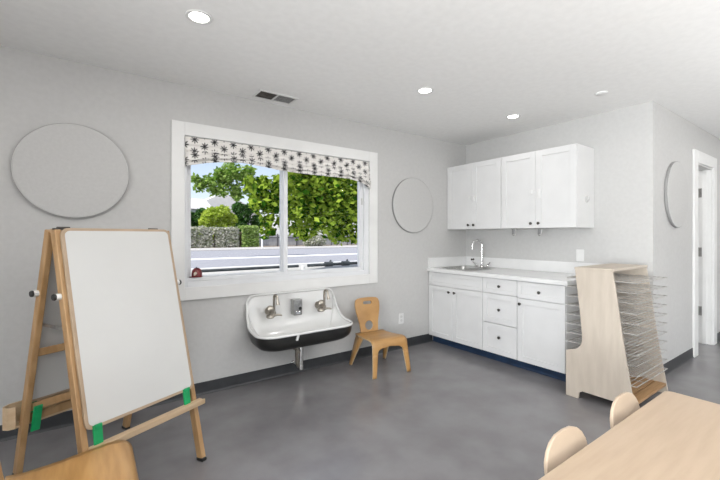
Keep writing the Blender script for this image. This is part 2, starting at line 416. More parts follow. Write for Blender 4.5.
# ------------------------------------------------------------------ ceiling fixtures
def lamp(name, loc, size, power, rot=(0, 0, 0), color=(1, .97, .94), shape='DISK', sy=None, spread=PI):
    l = bpy.data.lights.new(name, 'AREA'); l.shape = shape; l.size = size; l.energy = power; l.color = color; l.spread = spread
    if sy: l.size_y = sy
    o = bpy.data.objects.new(name, l); COL.objects.link(o); o.location = loc; o.rotation_euler = rot; return o
DL_POWER = 5.0
dl = thing('recessed_light', 'round recessed ceiling light nearest the viewer, above the whiteboard easel', 'ceiling light', (.487, 2.198, H), 0, 'recessed ceiling lights')
MB().lathe([(.052, -.002), (.056, -.006), (.068, -.005), (.070, 0)], (0, 0, 0), (0, 0, 1), 32).build('trim_ring', M['whiteplastic'], dl, smooth=True)
MB().lathe([(0, -.0045), (.040, -.004), (.053, -.0015)], (0, 0, 0), (0, 0, 1), 32).build('lens', M['lens'], dl)
copytree(dl, (2.254, 2.223, H), 0, 'middle one of the three recessed ceiling lights, left of the upper cabinets', 'recessed ceiling lights')
copytree(dl, (3.468, 2.192, H), 0, 'recessed ceiling light directly in front of the upper cabinets', 'recessed ceiling lights')
spots = [(.487, 2.198), (2.254, 2.223), (3.468, 2.192)]
hid = [(x, y) for y in (.2, -1.7, -3.4) for x in (-1.2, 1.0, 3.2, 5.4)] + [(-1.2, 2.2), (6.6, .2)]  # further recessed lights added out of view to light the room
for k, (x, y) in enumerate(hid):
    copytree(dl, (x, y, H), 0, 'added round recessed ceiling light in the unseen part of the room', 'added recessed lights behind the viewer')
for x, y in spots+hid: lamp('downlight', (x, y, H-.012), .10, DL_POWER*(.15 if (x, y) == spots[2] else 1))
lamp('hall_light', (5.6, 2.1, H-.02), .3, 14)
# invented bowl lamps out of view, added to brighten the ceiling
UP_POWER = 36.0
UZ = 1.30
pb = thing('fill_bowl', 'added hanging bowl lamp brightening the ceiling from the unseen part of the room', 'added fill lamp', (1.3, -1.0, UZ), 0, 'added fill bowls behind the viewer')
MB().lathe([(0, -.16), (.10, -.15), (.20, -.10), (.26, -.02), (.265, 0), (.255, 0), (.19, -.09), (.09, -.135), (0, -.14)], (0, 0, 0), (0, 0, 1), 32).build('bowl', M['whiteplastic'], pb, smooth=True)
b = MB()
for a in (0, 2.094, 4.188): b.tube([(.258*math.cos(a), .258*math.sin(a), 0), (.01*math.cos(a), .01*math.sin(a), H-UZ-.02)], .003, 5)
b.build('cables', M['hinge'], pb)
MB().lathe([(.05, -.03), (.05, 0)], (0, 0, H-UZ), (0, 0, 1), 20).build('canopy', M['whiteplastic'], pb)
ups = [(1.3, -1.0), (3.5, -.7), (5.9, -1.2), (-1.4, -.3), (.4, -3.0), (2.9, -3.0), (5.4, -3.0)]
for x, y in ups[1:]: copytree(pb, (x, y, UZ), 0, 'added hanging bowl lamp brightening the ceiling from the unseen part of the room', 'added fill bowls behind the viewer')
for x, y in ups: lamp('ceiling_fill', (x, y, UZ-.02), .42, UP_POWER*(1.6 if x < -1 else 1.2 if x == 1.3 else .55 if x > 3 else 1), (PI, 0, 0), (1, .99, .975))

# air vent
v = thing('air_vent', 'rectangular ceiling air vent, one half dark, near the wall above the window', 'vent', (1.307, 3.082, H))
hx_, hy_ = .175, .092
f = MB(); f.box((-hx_, -hy_, -.008), (hx_, -hy_+.018, 0)); f.box((-hx_, hy_-.018, -.008), (hx_, hy_, 0)); f.box((-hx_, -hy_+.018, -.008), (-hx_+.018, hy_-.018, 0)); f.box((hx_-.018, -hy_+.018, -.008), (hx_, hy_-.018, 0)); f.box((-.012, -hy_+.018, -.008), (.006, hy_-.018, 0))
f.build('frame', M['whiteplastic'], v, bevel=.002)
MB().box((-hx_+.01, -hy_+.01, -.002), (hx_-.01, hy_-.01, -.0008)).build('duct_shade', M['black'], v)  # black sheet stands in for the unlit depth behind the louvres
for sx, nm in ((-1, 'left_louvres'), (1, 'right_louvres')):
    b = MB(); x0, x1 = (-hx_+.018, -.012) if sx < 0 else (.006, hx_-.018)
    for k in range(9):
        y = -hy_+.024 + k*.0165
        if sx > 0: b.bar((x0, y, -.005), (x1, y, -.005), .012, .0015, side=(0, .85, .5))
        else: b.bar((x0, y, -.005), (x1, y, -.005), .006, .0015, side=(0, .4, -.9))
    b.build(nm, M['greyplastic'] if sx > 0 else M['darkmetal'], v)  # left slats coloured dark for their shaded side, right slats left pale
# sprinkler cover
sp = MB(); sp.lathe([(.048, 0), (.048, -.005), (.045, -.007), (0, -.008)], (0, 0, 0), (0, 0, 1), 32)
o = sp.build('sprinkler_cover', M['ceil'], smooth=True); o.location = (3.504, 1.40, H)
tag(o, 'small flush white round cover on the ceiling right of the recessed lights', 'ceiling cover')

# ------------------------------------------------------------------ round wall panels
def disc(loc, rz, label):
    t = thing('round_wall_panel', label, 'wall panel', loc, rz, 'round acoustic wall panels')
    MB().lathe([(0, .030), (.312, .030), (.320, .027)], (0, 0, 0), (0, -1, 0), 72).build('face', M['panel'], t)
    MB().lathe([(.306, 0), (.322, .003), (.323, .025), (.320, .027)], (0, 0, 0), (0, -1, 0), 72).build('edge', M['panelshade'], t, smooth=True)
    return t
disc((-.088, YW, 1.742), 0, 'large grey round panel on the wall above the whiteboard easel')
disc((3.098, YW, 1.655), 0, 'grey round panel on the window wall between window and upper cabinets')
disc((4.672, YD, 1.700), 0, 'grey round panel seen at a steep angle on the wall beside the doorway')

# outlets
def plate(name, loc, rz, label, cat, kind):
    t = thing(name, label, cat, loc, rz)
    b = MB(); b.prism(rrect(.075, .122, .008), lambda a, c, t_: (a, -t_, c), 0, .006); b.build('cover_plate', M['whiteplastic'], t, bevel=.0015)
    if kind == 'outlet':
        for dz in (-.021, .021):
            b = MB(); b.prism(rrect(.032, .028, .010), lambda a, c, t_: (a, -t_, c+dz), .006, .0085); b.build('socket', M['greyplastic'], t)
    else:
        MB().box((-.017, -.010, -.034), (.017, -.006, .034)).build('rocker', M['whiteplastic'], t, bevel=.001)
plate('wall_outlet', (2.918, YW, .343), 0, 'white wall outlet low on the wall between the wooden chair and the base cabinets', 'outlet', 'outlet')
plate('wall_switch', (XC, 1.822, 1.098), -PI/2, 'white switch plate above the counter near its right end', 'switch', 'switch')

# ------------------------------------------------------------------ kitchen cabinets (front faces -X)
FX = 3.367
def shaker(mb, y0, y1, z0, z1, x, rail=.055):
    """shaker front: frame and recessed panel; front face at x"""
    mb.box((x+.009, y0+rail*.8, z0+rail*.8), (x+.017, y1-rail*.8, z1-rail*.8))
    mb.box((x, y0, z0), (x+.019, y0+rail, z1)); mb.box((x, y1-rail, z0), (x+.019, y1, z1))
    mb.box((x, y0+rail, z0), (x+.019, y1-rail, z0+rail)); mb.box((x, y0+rail, z1-rail), (x+.019, y1-rail, z1))
def front(kind, y0, y1, z0, z1, x, parent, knobs=(), rail=.055):
    b = MB(); shaker(b, y0, y1, z0, z1, x, rail)
    o = b.build(kind, M['white'], parent, bevel=.0015)
    for (ky, kz) in knobs:
        k = MB(); k.lathe([(.006, 0), (.005, .012), (.014, .018), (.015, .024), (.010, .029), (0, .030)], (x, ky, kz), (-1, 0, 0), 16)
        k.build('knob', M['darkmetal'], o, smooth=True)
    return o
def basecab(name, label, y0, y1):
    t = thing(name, label, 'base cabinet', (0, 0, 0), 0, 'white base cabinets')
    b = MB(); b.box((FX+.021, y0, .088), (XC-.002, y0+.018, .867)); b.box((FX+.021, y1-.018, .088), (XC-.002, y1, .867)); b.box((FX+.021, y0+.018, .088), (XC-.012, y1-.018, .106)); b.box((XC-.012, y0+.018, .088), (XC-.002, y1-.018, .867)); b.box((FX+.021, y0+.018, .69), (FX+.039, y1-.018, .867)); b.build('body', M['white'], t)
    b = MB(); b.box((FX+.085, y0, .004), (FX+.10, y1, .088)); b.build('toe_kick', M['toe'], t)
    base_profile('toe_base', (FX+.085, y0), (FX+.085, y1), M['toe'], (-1, 0), .085, t)
    return t
g = .0025
t = basecab('sink_base_cabinet', 'white base cabinet under the sink with two doors, left end against the window wall', 2.481, 3.260)
front('false_drawer', 2.481+g, 3.256, .705, .858, FX, t, rail=.04)
ym = 2.887
front('door', ym+g/2, 3.256, .092, .699, FX, t, [(2.931, .646)]); front('door', 2.481+g, ym-g/2, .092, .699, FX, t, [(2.850, .646)])
t = basecab('drawer_base_cabinet', 'narrow white base cabinet with three drawers, in the middle of the row', 2.087, 2.480)
front('drawer', 2.087+g, 2.480-g, .708, .858, FX, t, [(2.275, .786)], rail=.04); front('drawer', 2.087+g, 2.480-g, .402, .703, FX, t, [(2.275, .548)]); front('drawer', 2.087+g, 2.480-g, .092, .397, FX, t, [(2.275, .268)])
t = basecab('door_base_cabinet', 'white base cabinet with one drawer above one door, right end of the row', 1.630, 2.086)
front('drawer', 1.632, 2.086-g, .700, .858, FX, t, [(1.858, .774)], rail=.04); front('door', 1.632, 2.086-g, .092, .694, FX, t, [(2.050, .643)])

# counter with sink cut-out
ct = thing('countertop', 'white solid countertop with upstand running along the base cabinets', 'countertop', (FX-.025, 1.60, .868))
cx0, cx1, cy0, cy1, cz0, cz1 = FX-.025, XC, 1.60, YW, .868, .905
sx0, sx1, sy0, sy1 = 3.475, 3.915, 2.725, 3.185
b = MB(); o_ = (FX-.025, 1.60, .868)
def rel(a, c): return tuple(a[i]-o_[i] for i in range(3)), tuple(c[i]-o_[i] for i in range(3))
for a, c in (((cx0, cy0, cz0), (cx1, sy0, cz1)), ((cx0, sy1, cz0), (cx1, cy1, cz1)), ((cx0, sy0, cz0), (sx0, sy1, cz1)), ((sx1, sy0, cz0), (cx1, sy1, cz1))): b.box(*rel(a, c))
b.build('slab', M['counter'], ct)
b = MB(); b.box(*rel((cx1-.02, cy0, cz1), (cx1, cy1, 1.025))); b.build('back_upstand', M['counter'], ct, bevel=.002)
b = MB(); b.box(*rel((cx0+.012, cy1-.02, cz1), (cx1-.02, cy1, 1.028))); b.build('side_upstand', M['counter'], ct, bevel=.002)

# stainless sink
sk = thing('kitchen_sink', 'small stainless steel drop-in sink set in the white countertop', 'sink', ((sx0+sx1)/2, (sy0+sy1)/2, .905))
hw, hl = (sx1-sx0)/2, (sy1-sy0)/2
outer = rrect(2*hw+.036, 2*hl+.036, .05, 5); rim = rrect(2*hw-.02, 2*hl-.02, .045, 5); mid = rrect(2*hw-.04, 2*hl-.04, .05, 5); bot = rrect(2*hw-.08, 2*hl-.08, .05, 5)
b = MB(); rows = [[(x, y, .0005) for x, y in outer], [(x*.99, y*.99, .005) for x, y in outer], [(x, y, .004) for x, y in rim], [(x, y, -.10) for x, y in mid], [(x, y, -.15) for x, y in bot]]
V = b.grid(rows, closed=True); b.bm.faces.new(V[-1])
b.build('basin', M['steel'], sk, smooth=True)
b = MB(); b.lathe([(.045, 0), (.045, .004), (.03, .004), (.028, .001), (0, .001)], (0, 0, -.149), (0, 0, 1), 20); b.build('drain', M['darkmetal'], sk)
# gooseneck faucet
fc = thing('kitchen_faucet', 'tall chrome gooseneck faucet behind the stainless sink', 'faucet', (3.955, 2.925, .905))
b = MB(); b.lathe([(.026, 0), (.024, .012), (.016, .02), (.014, .05)], (0, 0, 0), (0, 0, 1), 20)
pts = [(0, 0, .04), (0, 0, .27)]
for a in np.linspace(0, PI, 12): pts.append((-.055+.055*math.cos(a), .028-.028*math.cos(a), .28+.055*math.sin(a)))
pts.append((-.110, .056, .225)); b.tube(pts, .0095, 10); b.build('spout', M['chrome'], fc, smooth=True)
for sgn in (1, -1):
    b = MB(); b.lathe([(.022, 0), (.019, .014), (.012, .022), (.011, .040)], (0, .085*sgn, 0), (0, 0, 1), 16); b.tube([(0, .085*sgn, .036), (-.012, .115*sgn, .055), (-.016, .130*sgn, .070)], [.009, .007, .006], 8)
    b.build('handle', M['chrome'], fc, smooth=True)
b = MB(); b.box((-.02, -.105, .0005), (.02, .105, .010)); b.build('base_plate', M['chrome'], fc, bevel=.004)
o = MB().lathe([(.014, 0), (.014, .006), (.006, .010), (.006, .030), (.013, .034), (.013, .042), (0, .046)], (0, 0, 0), (-1, 0, 0), 16).build('round_hook', M['darkmetal'], smooth=True)
o.name = 'round_hook'; o.location = (XC-.02, 3.125, .990); tag(o, 'small dark round hook on the upstand left of the gooseneck faucet', 'hook')

# upper cabinets
UX = 3.699
def upper(label, y0, y1, knobs, locks):
    t = thing('upper_cabinet', label, 'wall cabinet', (0, 0, 0), 0, 'white upper cabinets')
    b = MB(); b.box((UX+.021, y0, 1.376), (XC-.002, y1, 2.165)); b.build('body', M['white'], t, bevel=.001)
    ym = (y0+y1)/2
    d1 = front('door', ym+g/2, y1-g, 1.378, 2.163, UX, t, [(knobs[0], 1.424)], .06); d2 = front('door', y0+g, ym-g/2, 1.378, 2.163, UX, t, [(knobs[1], 1.424)], .06)
    for (yy, zz, hh) in locks:
        b = MB(); b.box((UX-.014, yy-.013, zz-hh), (UX, yy+.013, zz+hh)); b.box((UX-.020, yy-.007, zz-hh*.5), (UX-.013, yy+.007, zz+hh*.3))
        b.build('child_lock', M['whiteplastic'], d1 if yy > ym else d2, bevel=.003)
    return t
upper('white two-door upper cabinet at the left, in the corner by the round panel', 2.485, 3.258, (2.920, 2.842), [(2.905, 1.75, .02), (2.845, 1.74, .035)])
u2 = upper('white two-door upper cabinet at the right with its side panel showing', 1.690, 2.484, (2.130, 2.048), [(2.132, 1.745, .02), (2.046, 1.722, .045)])
b = MB(); b.lathe([(.032, 0), (.032, .007), (.026, .010), (0, .011)], (3.905, 1.690, 1.650), (0, -1, 0), 20); b.box((3.895, 1.664, 1.640), (3.915, 1.680, 1.668))
b.build('stick_on_hook', M['panel'], u2, bevel=.001)
for k, (y, lb) in enumerate(((2.371, 'grey metal hook under the upper cabinets, nearer the gooseneck faucet'), (2.078, 'grey metal hook under the right upper cabinet, nearer the switch plate'))):
    t = thing('cabinet_hook', lb, 'hook', (3.77, y, 1.376), 0, 'hooks under the upper cabinets')
    MB().box((-.03, -.022, -.006), (.03, .022, 0)).build('bracket', M['hinge'], t, bevel=.001)
    b = MB(); b.tube([(0, -.016, -.004), (0, -.016, -.05), (-.006, -.010, -.072), (-.008, .006, -.076), (-.004, .018, -.062), (0, .018, -.045)], .007, 8); b.build('hook', M['hinge'], t, smooth=True)
    MB().box((-.012, -.017, -.062), (.012, .019, -.006)).build('clip', M['greyhook'], t, bevel=.003)

# ------------------------------------------------------------------ wall-hung trough sink
ts = thing('trough_sink', 'white enamel wall-hung trough sink with black underside, below the window', 'sink', (1.555, YW, 0))
HW, D = .440, .415
def zr(dp): return .484 + .291*math.exp(-dp/.060) if dp > 0 else .775
def outline():
    P = []
    r0 = .075
    # top of the splash from left to right is closed at the end; start at left back
    for a in np.linspace(0, PI/2, 6): P.append((-HW+r0*(1-math.sin(a))*1.0, 0.0, .775 - r0*(1-math.cos(a))*1.0))
    for dp in (.012, .025, .04, .06, .085, .115, .15, .19, .23, .27): P.append((-HW-.022*math.sin(min(1, dp/.14)*PI/2), -dp, min(zr(dp), .775-r0)))
    R = .150
    for a in np.linspace(0, PI/2, 9)[1:]: P.append((-HW-.022+R*(1-math.cos(a)), -.275-(D-.275)*math.sin(a),   .485))
    for x in np.linspace(-HW-.022+R, HW+.022-R, 10)[1:-1]: P.append((x, -D, .485))
    L = [(-x, y, z) for x, y, z in P[:6+10+8]]
    P += list(reversed(L))
    n = 12
    for i in range(1, n): P.append((HW-r0-(2*HW-2*r0)*i/n, 0.0, .775))
    return P
O = outline()
def ring(t, bz, sx, yb, yf, off=(0, 0)):
    out = []
    for x, y, z in O:
        qx = x*sx; qy = yb + (yf-yb)*(-y/D)
        a = t**1.45; c = 1-(1-t)**1.9
        out.append((x+(qx-x)*a, y+(qy-y)*a, z+(bz-z)*c))
    return out
b = MB(); rows = [ring(t, .395, .68, -.15, -.325) for t in (0, .06, .14, .25, .38, .52, .66, .8, .92, 1.0)]
V = b.grid(rows, closed=True); b.bm.faces.new(V[-1])
b.tube([(x, y-.004 if y > -.01 else y, z-.004) for x, y, z in O], .012, 8, closed=True)
b.build('basin', M['enamel'], ts, smooth=True)
b = MB(); rows = []
for t in (0, .15, .35, .55, .75, .9, 1.0):
    rr = []
    for x, y, z in O:
        bk = y > -.03; z0 = (min(z, .47) if bk else z)-.014; yy = y; x = x*.86 if bk else x
        qx = x*(.74/.86 if bk else .74); qy = -.05 + (-.31+.05)*(-y/D)
        a = 1-(1-t**2)**.5 if t < 1 else 1.0
        a = t**3.0; c = 1-(1-t)**1.35
        rr.append((x*.995+(qx-x*.995)*a, yy+(qy-yy)*a, z0+(.335-z0)*c))
    rows.append(rr)
V = b.grid(rows, closed=True); b.bm.faces.new(V[-1])
tag(b.build('underside', M['blackenamel'], ts, smooth=True), 'black underside', None)
b = MB(); b.bar((-.150, -.424, .474), (-.160, -.416, .428), .022, .006, side=(1, 0, 0)); b.build('tag', M['whiteplastic'], ts, bevel=.002)
b = MB(); b.lathe([(.030, 0), (.030, .004), (.02, .004), (.018, .001), (0, .001)], (0, -.22, .396), (0, 0, 1), 20); b.build('strainer', M['chrome'], ts)
# drain pipework
dr = thing('drain_trap', 'chrome drain pipe and trap hanging beneath the trough sink', 'drain pipe', (1.555, YW, 0))
b = MB(); b.lathe([(.026, 0), (.026, .02), (.019, .022)], (0, -.17, .312), (0, 0, 1), 16); b.tube([(0, -.17, .330), (0, -.17, .10)], .021, 12); b.lathe([(.023, 0), (.023, .035)], (0, -.17, .09), (0, 0, 1), 14); b.lathe([(.022, 0), (.022, .022)], (0, -.17, .25), (0, 0, 1), 14)
b.build('tailpiece', M['chrome'], dr, smooth=True)
b = MB(); b.tube([(-.105, -.20, .345), (-.10, -.20, .318), (-.080, -.195, .300), (-.060, -.185, .292), (-.047, -.18, .27), (-.045, -.175, .22), (-.034, -.17, .14), (-.02, -.165, .115), (0, -.16, .105)], .016, 10); b.lathe([(.022, 0), (.022, .03)], (-.036, -.178, .245), (0, 0, 1), 14); b.lathe([(.021, -.012), (.021, .012)], (-.036, -.172, .165), (0, 0, 1), 14); b.tube([(-.105, -.20, .34), (-.105, -.20, .385)], .012, 8)
b.build('trap', M['nickel'], dr, smooth=True)
b = MB(); b.tube([(0, -.165, .112), (0, -.08, .106), (0, -.012, .104)], .014, 10); b.lathe([(.020, 0), (.020, .006), (.016, .010)], (0, 0, .104), (0, -1, 0), 18); b.build('wall_pipe', M['chrome'], dr, smooth=True)

# wall-mounted faucets of the trough
def trough_faucet(loc, label):
    t = thing('trough_faucet', label, 'faucet', loc, 0, 'taps on the trough sink')
    b = MB(); b.lathe([(.036, -.02), (.034, .008), (.024, .016), (.019, .03), (.019, .075), (.023, .08), (.023, .10)], (0, 0, 0), (0, -1, .0), 20)
    b.lathe([(.030, 0), (.038, .010), (.034, .028), (.016, .038)], (-.022, -.08, -.044), (0, 0, 1), 18); b.build('body', M['nickel'], t, smooth=True)
    b = MB(); pts = [(.006, -.095, -.03), (.006, -.095, .128)]
    for a in np.linspace(0, PI, 9): pts.append((.006+.004-.004*math.cos(a), -.119+.024*math.cos(a), .135+.024*math.sin(a)))
    pts += [(.016, -.146, .110), (.018, -.152, .075)]
    b.tube(pts, [.0115]*(len(pts)-3)+[.0115, .012, .017], 10); b.build('spout', M['nickel'], t, smooth=True)
    b = MB(); b.lathe([(.010, 0), (.012, .02), (.030, .026), (.033, .040), (.024, .050), (0, .052)], (-.030, -.080, .036), (-.3, -1, .1), 18); b.build('handle', M['nickel'], t, smooth=True)
    b = MB(); b.tube([(0, -.095, -.022), (.032, -.105, -.018), (.056, -.110, -.020), (.072, -.112, -.027)], [.013, .010, .009, .007], 8); b.build('lever', M['nickel'], t, smooth=True)
    return t
trough_faucet((1.305, YW-.045, .622), 'left nickel tap on the splashback of the trough sink')
trough_faucet((1.812, YW-.045, .622), 'right nickel tap on the splashback of the trough sink')
# soap dispenser
sd = thing('soap_dispenser', 'square brushed metal soap dispenser between the two taps of the trough sink', 'soap dispenser', (1.553, YW-.050, .640))
b = MB(); b.prism([(-.040, -.072), (.040, -.072), (.044, -.02), (.044, .075), (-.044, .075), (-.044, -.02)], lambda a, c, t: (a, -t, c), 0, .07); b.build('case', M['steel'], sd, bevel=.008, seg=3)
MB().lathe([(.015, 0), (.015, .003), (0, .004)], (.020, -.07, -.010), (0, -1, 0), 16).build('sight_window', M['black'], sd)
MB().box((-.02, -.075, -.058), (.02, -.068, -.034)).build('push_bar', M['chrome'], sd, bevel=.002)

# ------------------------------------------------------------------ child's bentwood chair
def make_chair(name, label, mat, edge, dome=False):
    t = thing(name, label, 'chair')
    W = .195; SZ = .322
    # bent seat: level, then over the front edge and down to the arch
    prof = [(.200, SZ-.010), (.15, SZ-.016), (.05, SZ-.014), (-.04, SZ-.006), (-.10, SZ), (-.128, SZ-.002)]
    for a in np.linspace(0, 1.42, 8)[1:]: prof.append((-.128-.050*math.sin(a), SZ-.002-.050*(1-math.cos(a))))
    yE, zE = prof[-1]
    slope = -.035/zE
    def wid(y): return .165 + (.195-.165)*min(1, max(0, (.175-y)/.30))
    b = MB(); n = 12; rows = []
    for (y, z) in prof: rows.append([(wid(y)*(-1+2*k/n), y, z) for k in range(n+1)])
    V = b.grid(rows)
    # apron and legs, arch between
    zt = zE; za, zs = .262, .205; legw_t, legw_b = .058, .040
    zlist = list(np.linspace(zt, za, 3))[1:] + list(np.linspace(za, zs, 8))[1:]
    last = V[-1]
    def yat(z): return yE + (zE-z)*slope
    def outerx(z): return .195 + .018*(zE-z)/zE
    def innerx(z):
        if z >= za: return 0.0
        wi = outerx(z) - legw_t
        if z > zs:
            q = (z-zs)/(za-zs); return wi*math.sqrt(max(0, 1-q**3.4))
        lw = legw_t + (legw_b-legw_t)*(zs-z)/zs
        return outerx(z)-lw
    strips = {}
    for sgn in (-1, 1):
        prevrow = [last[k] for k in (range(0, n//2+1) if sgn < 0 else range(n, n//2-1, -1))]
        for z in zlist:
            if z >= za-1e-6 and sgn > 0 and z in strips: mid = strips[z]
            row = []
            m = n//2
            for k in range(m+1):
                x = sgn*(outerx(z) + (innerx(z)-outerx(z))*k/m)
                if k == m and z >= za-1e-6:
                    if z in strips: row.append(strips[z]); continue
                    vv = b.bm.verts.new((0, yat(z), z)); strips[z] = vv; row.append(vv); continue
                row.append(b.bm.verts.new((x, yat(z), z)))
            for k in range(m):
                try: b.bm.faces.new((prevrow[k], prevrow[k+1], row[k+1], row[k]))
                except ValueError: pass
            prevrow = row
    b.build('seat', mat, t, smooth=True, solid=.013, mats=[edge])
    for sgn in (-1, 1):
        b = MB(); rows = []
        for z in np.linspace(zs, 0.0, 9):
            zz = z
            rows.append([(sgn*(outerx(z)+(innerx(z)-outerx(z))*k/4), yat(z), zz) for k in range(5)])
        b.grid(rows); b.build('front_leg', mat, t, smooth=True, solid=.013, mats=[edge])
    for sgn in (-1, 1):
        b = MB(); rows = []
        for s in np.linspace(0, 1, 9):
            z = (SZ-.020)*(1-s); yc = .115 + .115*s - .02*math.sin(PI*s)*0; xx = sgn*(.158 + .045*s**.8)
            hw_ = .050*(1-s)**1.2 + .0215
            rows.append([(xx, yc-hw_+.0*s, z), (xx, yc, z), (xx, yc+hw_, z)])
        b.grid(rows); b.build('rear_leg', mat, t, smooth=True, solid=.014, mats=[edge])
    # backrest: plate with hand slot and round hole
    half = [(.100, 0), (.102, .05), (.108, .10), (.122, .16), (.136, .22), (.143, .27), (.142, .305), (.132, .332), (.112, .346), (.07, .352), (.0, .354)]
    if dome: half = [(.100, 0), (.104, .10), (.132, .17), (.150, .215), (.154, .250), (.147, .283), (.128, .312), (.098, .335), (.056, .350), (0, .354)]
    pts = []
    for i in range(len(half)-1):
        for s in (0, .5): pts.append((half[i][0]+(half[i+1][0]-half[i][0])*s, half[i][1]+(half[i+1][1]-half[i][1])*s))
    outer_ = pts + [(0, .354)] + [(-x, y) for x, y in reversed(pts)]
    slot = rrect(.104, .036, .0175, 5, 0, .303); hole = [(.049*math.cos(a), .072+.049*math.sin(a)) for a in np.linspace(0, 2*PI, 28, endpoint=False)]
    lean = math.radians(-10)
    xf = Matrix.Translation((0, .196, SZ-.016)) @ Matrix.Rotation(lean, 4, 'X') @ Matrix.Rotation(PI/2, 4, 'X')
    flat_holes('backrest', outer_, [hole] if dome else [slot, hole], .014, .003, mat, t, xf)
    return t
ch = make_chair('child_chair', 'honey-coloured bentwood child chair against the wall between trough sink and cabinets', M['chairwood'], M['chairedge'])
ch.location = (2.312, 2.893, 0); ch.rotation_euler = (0, 0, math.radians(-6.0)); ch['group'] = 'bentwood child chairs'
copytree(ch, (-.045, 1.825, 0), math.radians(90), 'honey-coloured bentwood child chair in front of the easel, cut off by the picture corner', 'bentwood child chairs', 1.12)
pc = make_chair('child_chair', 'pale bentwood child chair pushed to the table, nearer the viewer', M['palewood'], M['chairedge'], True)
pc.scale = (.925,)*3; pc.location = (1.372, .435, 0); pc.rotation_euler = (0, 0, 0); pc['group'] = 'pale child chairs at the table'
copytree(pc, (1.888, .435, 0), 0, 'pale bentwood child chair pushed to the table, nearer the drying rack', 'pale child chairs at the table')

# ------------------------------------------------------------------ table
tb = thing('play_table', 'low light maple table with rounded corners in the right foreground', 'table', (1.496, .236, 0))
tw, td = 1.50, .76
b = MB(); b.prism(rrect(tw, td, .034, 8), lambda a, c, t: (a, c, t), .534, .560); b.build('tabletop', M['table'], tb, bevel=.004, seg=3)
b = MB(); b.prism(rrect(tw+.003, td+.003, .035, 8), lambda a, c, t: (a, c, t), .538, .555); b.build('edge_band', M['tableedge'], tb)
for sx in (-1, 1):
    for sy in (-1, 1):
        b = MB(); b.lathe([(.016, 0), (.020, .005), (.022, .30), (.024, .534)], (sx*(tw/2-.07), sy*(td/2-.07), 0), (0, 0, 1), 16); b.build('leg', M['steel'], tb, smooth=True)

# ------------------------------------------------------------------ drying rack
RX, RY = 3.165, 1.04
rk = thing('drying_rack', 'pale plywood art drying rack with many wire shelves, beside the base cabinets', 'drying rack', (RX, RY, 0))
def panel_poly():
    p = [(.485, 0), (.487, .345)]
    for a in np.linspace(0, PI/2, 7): p.append((.42+.065*(1-math.sin(a))-.0*a, .385-.03*math.cos(a)+.01))
    p = [(.487, 0), (.487, .360), (.470, .372), (.43, .382), (.395, .402), (.372, .432), (.362, .475), (.366, .55), (.385, .75), (.408, .95), (.416, 1.028)]
    p += [(.150, 1.028), (.130, .90), (.085, .55), (.040, .25), (.0, 0.0)]
    p += [(.075, 0), (.080, .05), (.10, .066), (.36, .066), (.385, .05), (.392, .0)]
    return p
pp = panel_poly(); DX = .70
for x, nm in ((0, 'front_panel'), (DX-.018, 'back_panel')):
    bb = MB(); bb.prism(pp, lambda a, c, t: (x+t, a, c), 0, .018); bb.build(nm, M['ply'], rk, bevel=.002)
b = MB(); b.box((.0, .145, 1.0285), (DX, .420, 1.0475)); b.build('top_board', M['ply'], rk, bevel=.002)
for k in range(6):
    b = MB(); y0 = .012+k*.079; b.box((.0185, y0, .066), (DX-.0185, y0+.073, .086)); b.build('bottom_slat', M['slat'], rk, bevel=.003)
b = MB(); b.box((.0185, .20, .79), (DX-.0185, .36, .802)); b.build('crosspiece', M['ply'], rk, bevel=.001)
def wire_shelf():
    b = MB(); x0, x1, y0, y1 = .024, DX-.024, .004, .486
    b.tube([(x0, y0, 0), (x1, y0, 0), (x1, y1, 0), (x0, y1, 0)], .0042, 6, closed=True)
    for k in range(1, 15):
        y = y0 + (y1-y0)*k/15; b.tube([(x0, y, .003), (x1, y, .003)], .0022, 5)
    for x in (x0+.16, (x0+x1)/2, x1-.16): b.tube([(x, y0, -.003), (x, y1, -.003)], .0024, 5)
    return b.build('wire_shelf', M['wire'], rk)
ws = wire_shelf(); zs_ = [.955-.0745*k for k in range(11)]
ws.location = (0, 0, zs_[0])
for z in zs_[1:]:
    c = ws.copy(); COL.objects.link(c); c.parent = rk; c.location = (0, 0, z)

# ------------------------------------------------------------------ easel
ez = thing('easel', 'double-sided beech easel with white boards, at the left of the room', 'easel', (-.149, 2.385, 0), .453)
w_, sf, sb, h_, g_ = .574, .362, .389, 1.335, .028
def leg(x, side, name):
    sgn = -1 if side == 'f' else 1; s_ = sf if side == 'f' else sb
    b = MB(); b.bar((x, sgn*s_*.996, 0.014), (x, sgn*g_, h_-.01), .028, .046, side=(1, 0, 0))
    o = b.build(name, M['easel'], ez, bevel=.004)
    b = MB(); b.box((x-.016, sgn*s_-.026, 0), (x+.016, sgn*s_+.026, .017)); tag(b.build('foot', M['black'], o, bevel=.004), 'black rubber foot', None)
    return o
legs = [leg(0, 'f', 'leg'), leg(w_, 'f', 'leg'), leg(0, 'b', 'leg'), leg(w_, 'b', 'leg')]
def fpt(x, z, off, side):
    sgn = -1 if side == 'f' else 1; s_ = sf if side == 'f' else sb
    run = (s_-g_); y = -(s_ - run*(z/h_)); nz = run/math.hypot(run, h_); ny = -h_/math.hypot(run, h_)
    p = Vector((x, y+ny*off, z+nz*off))
    if side == 'b': p.y = -p.y
    return p
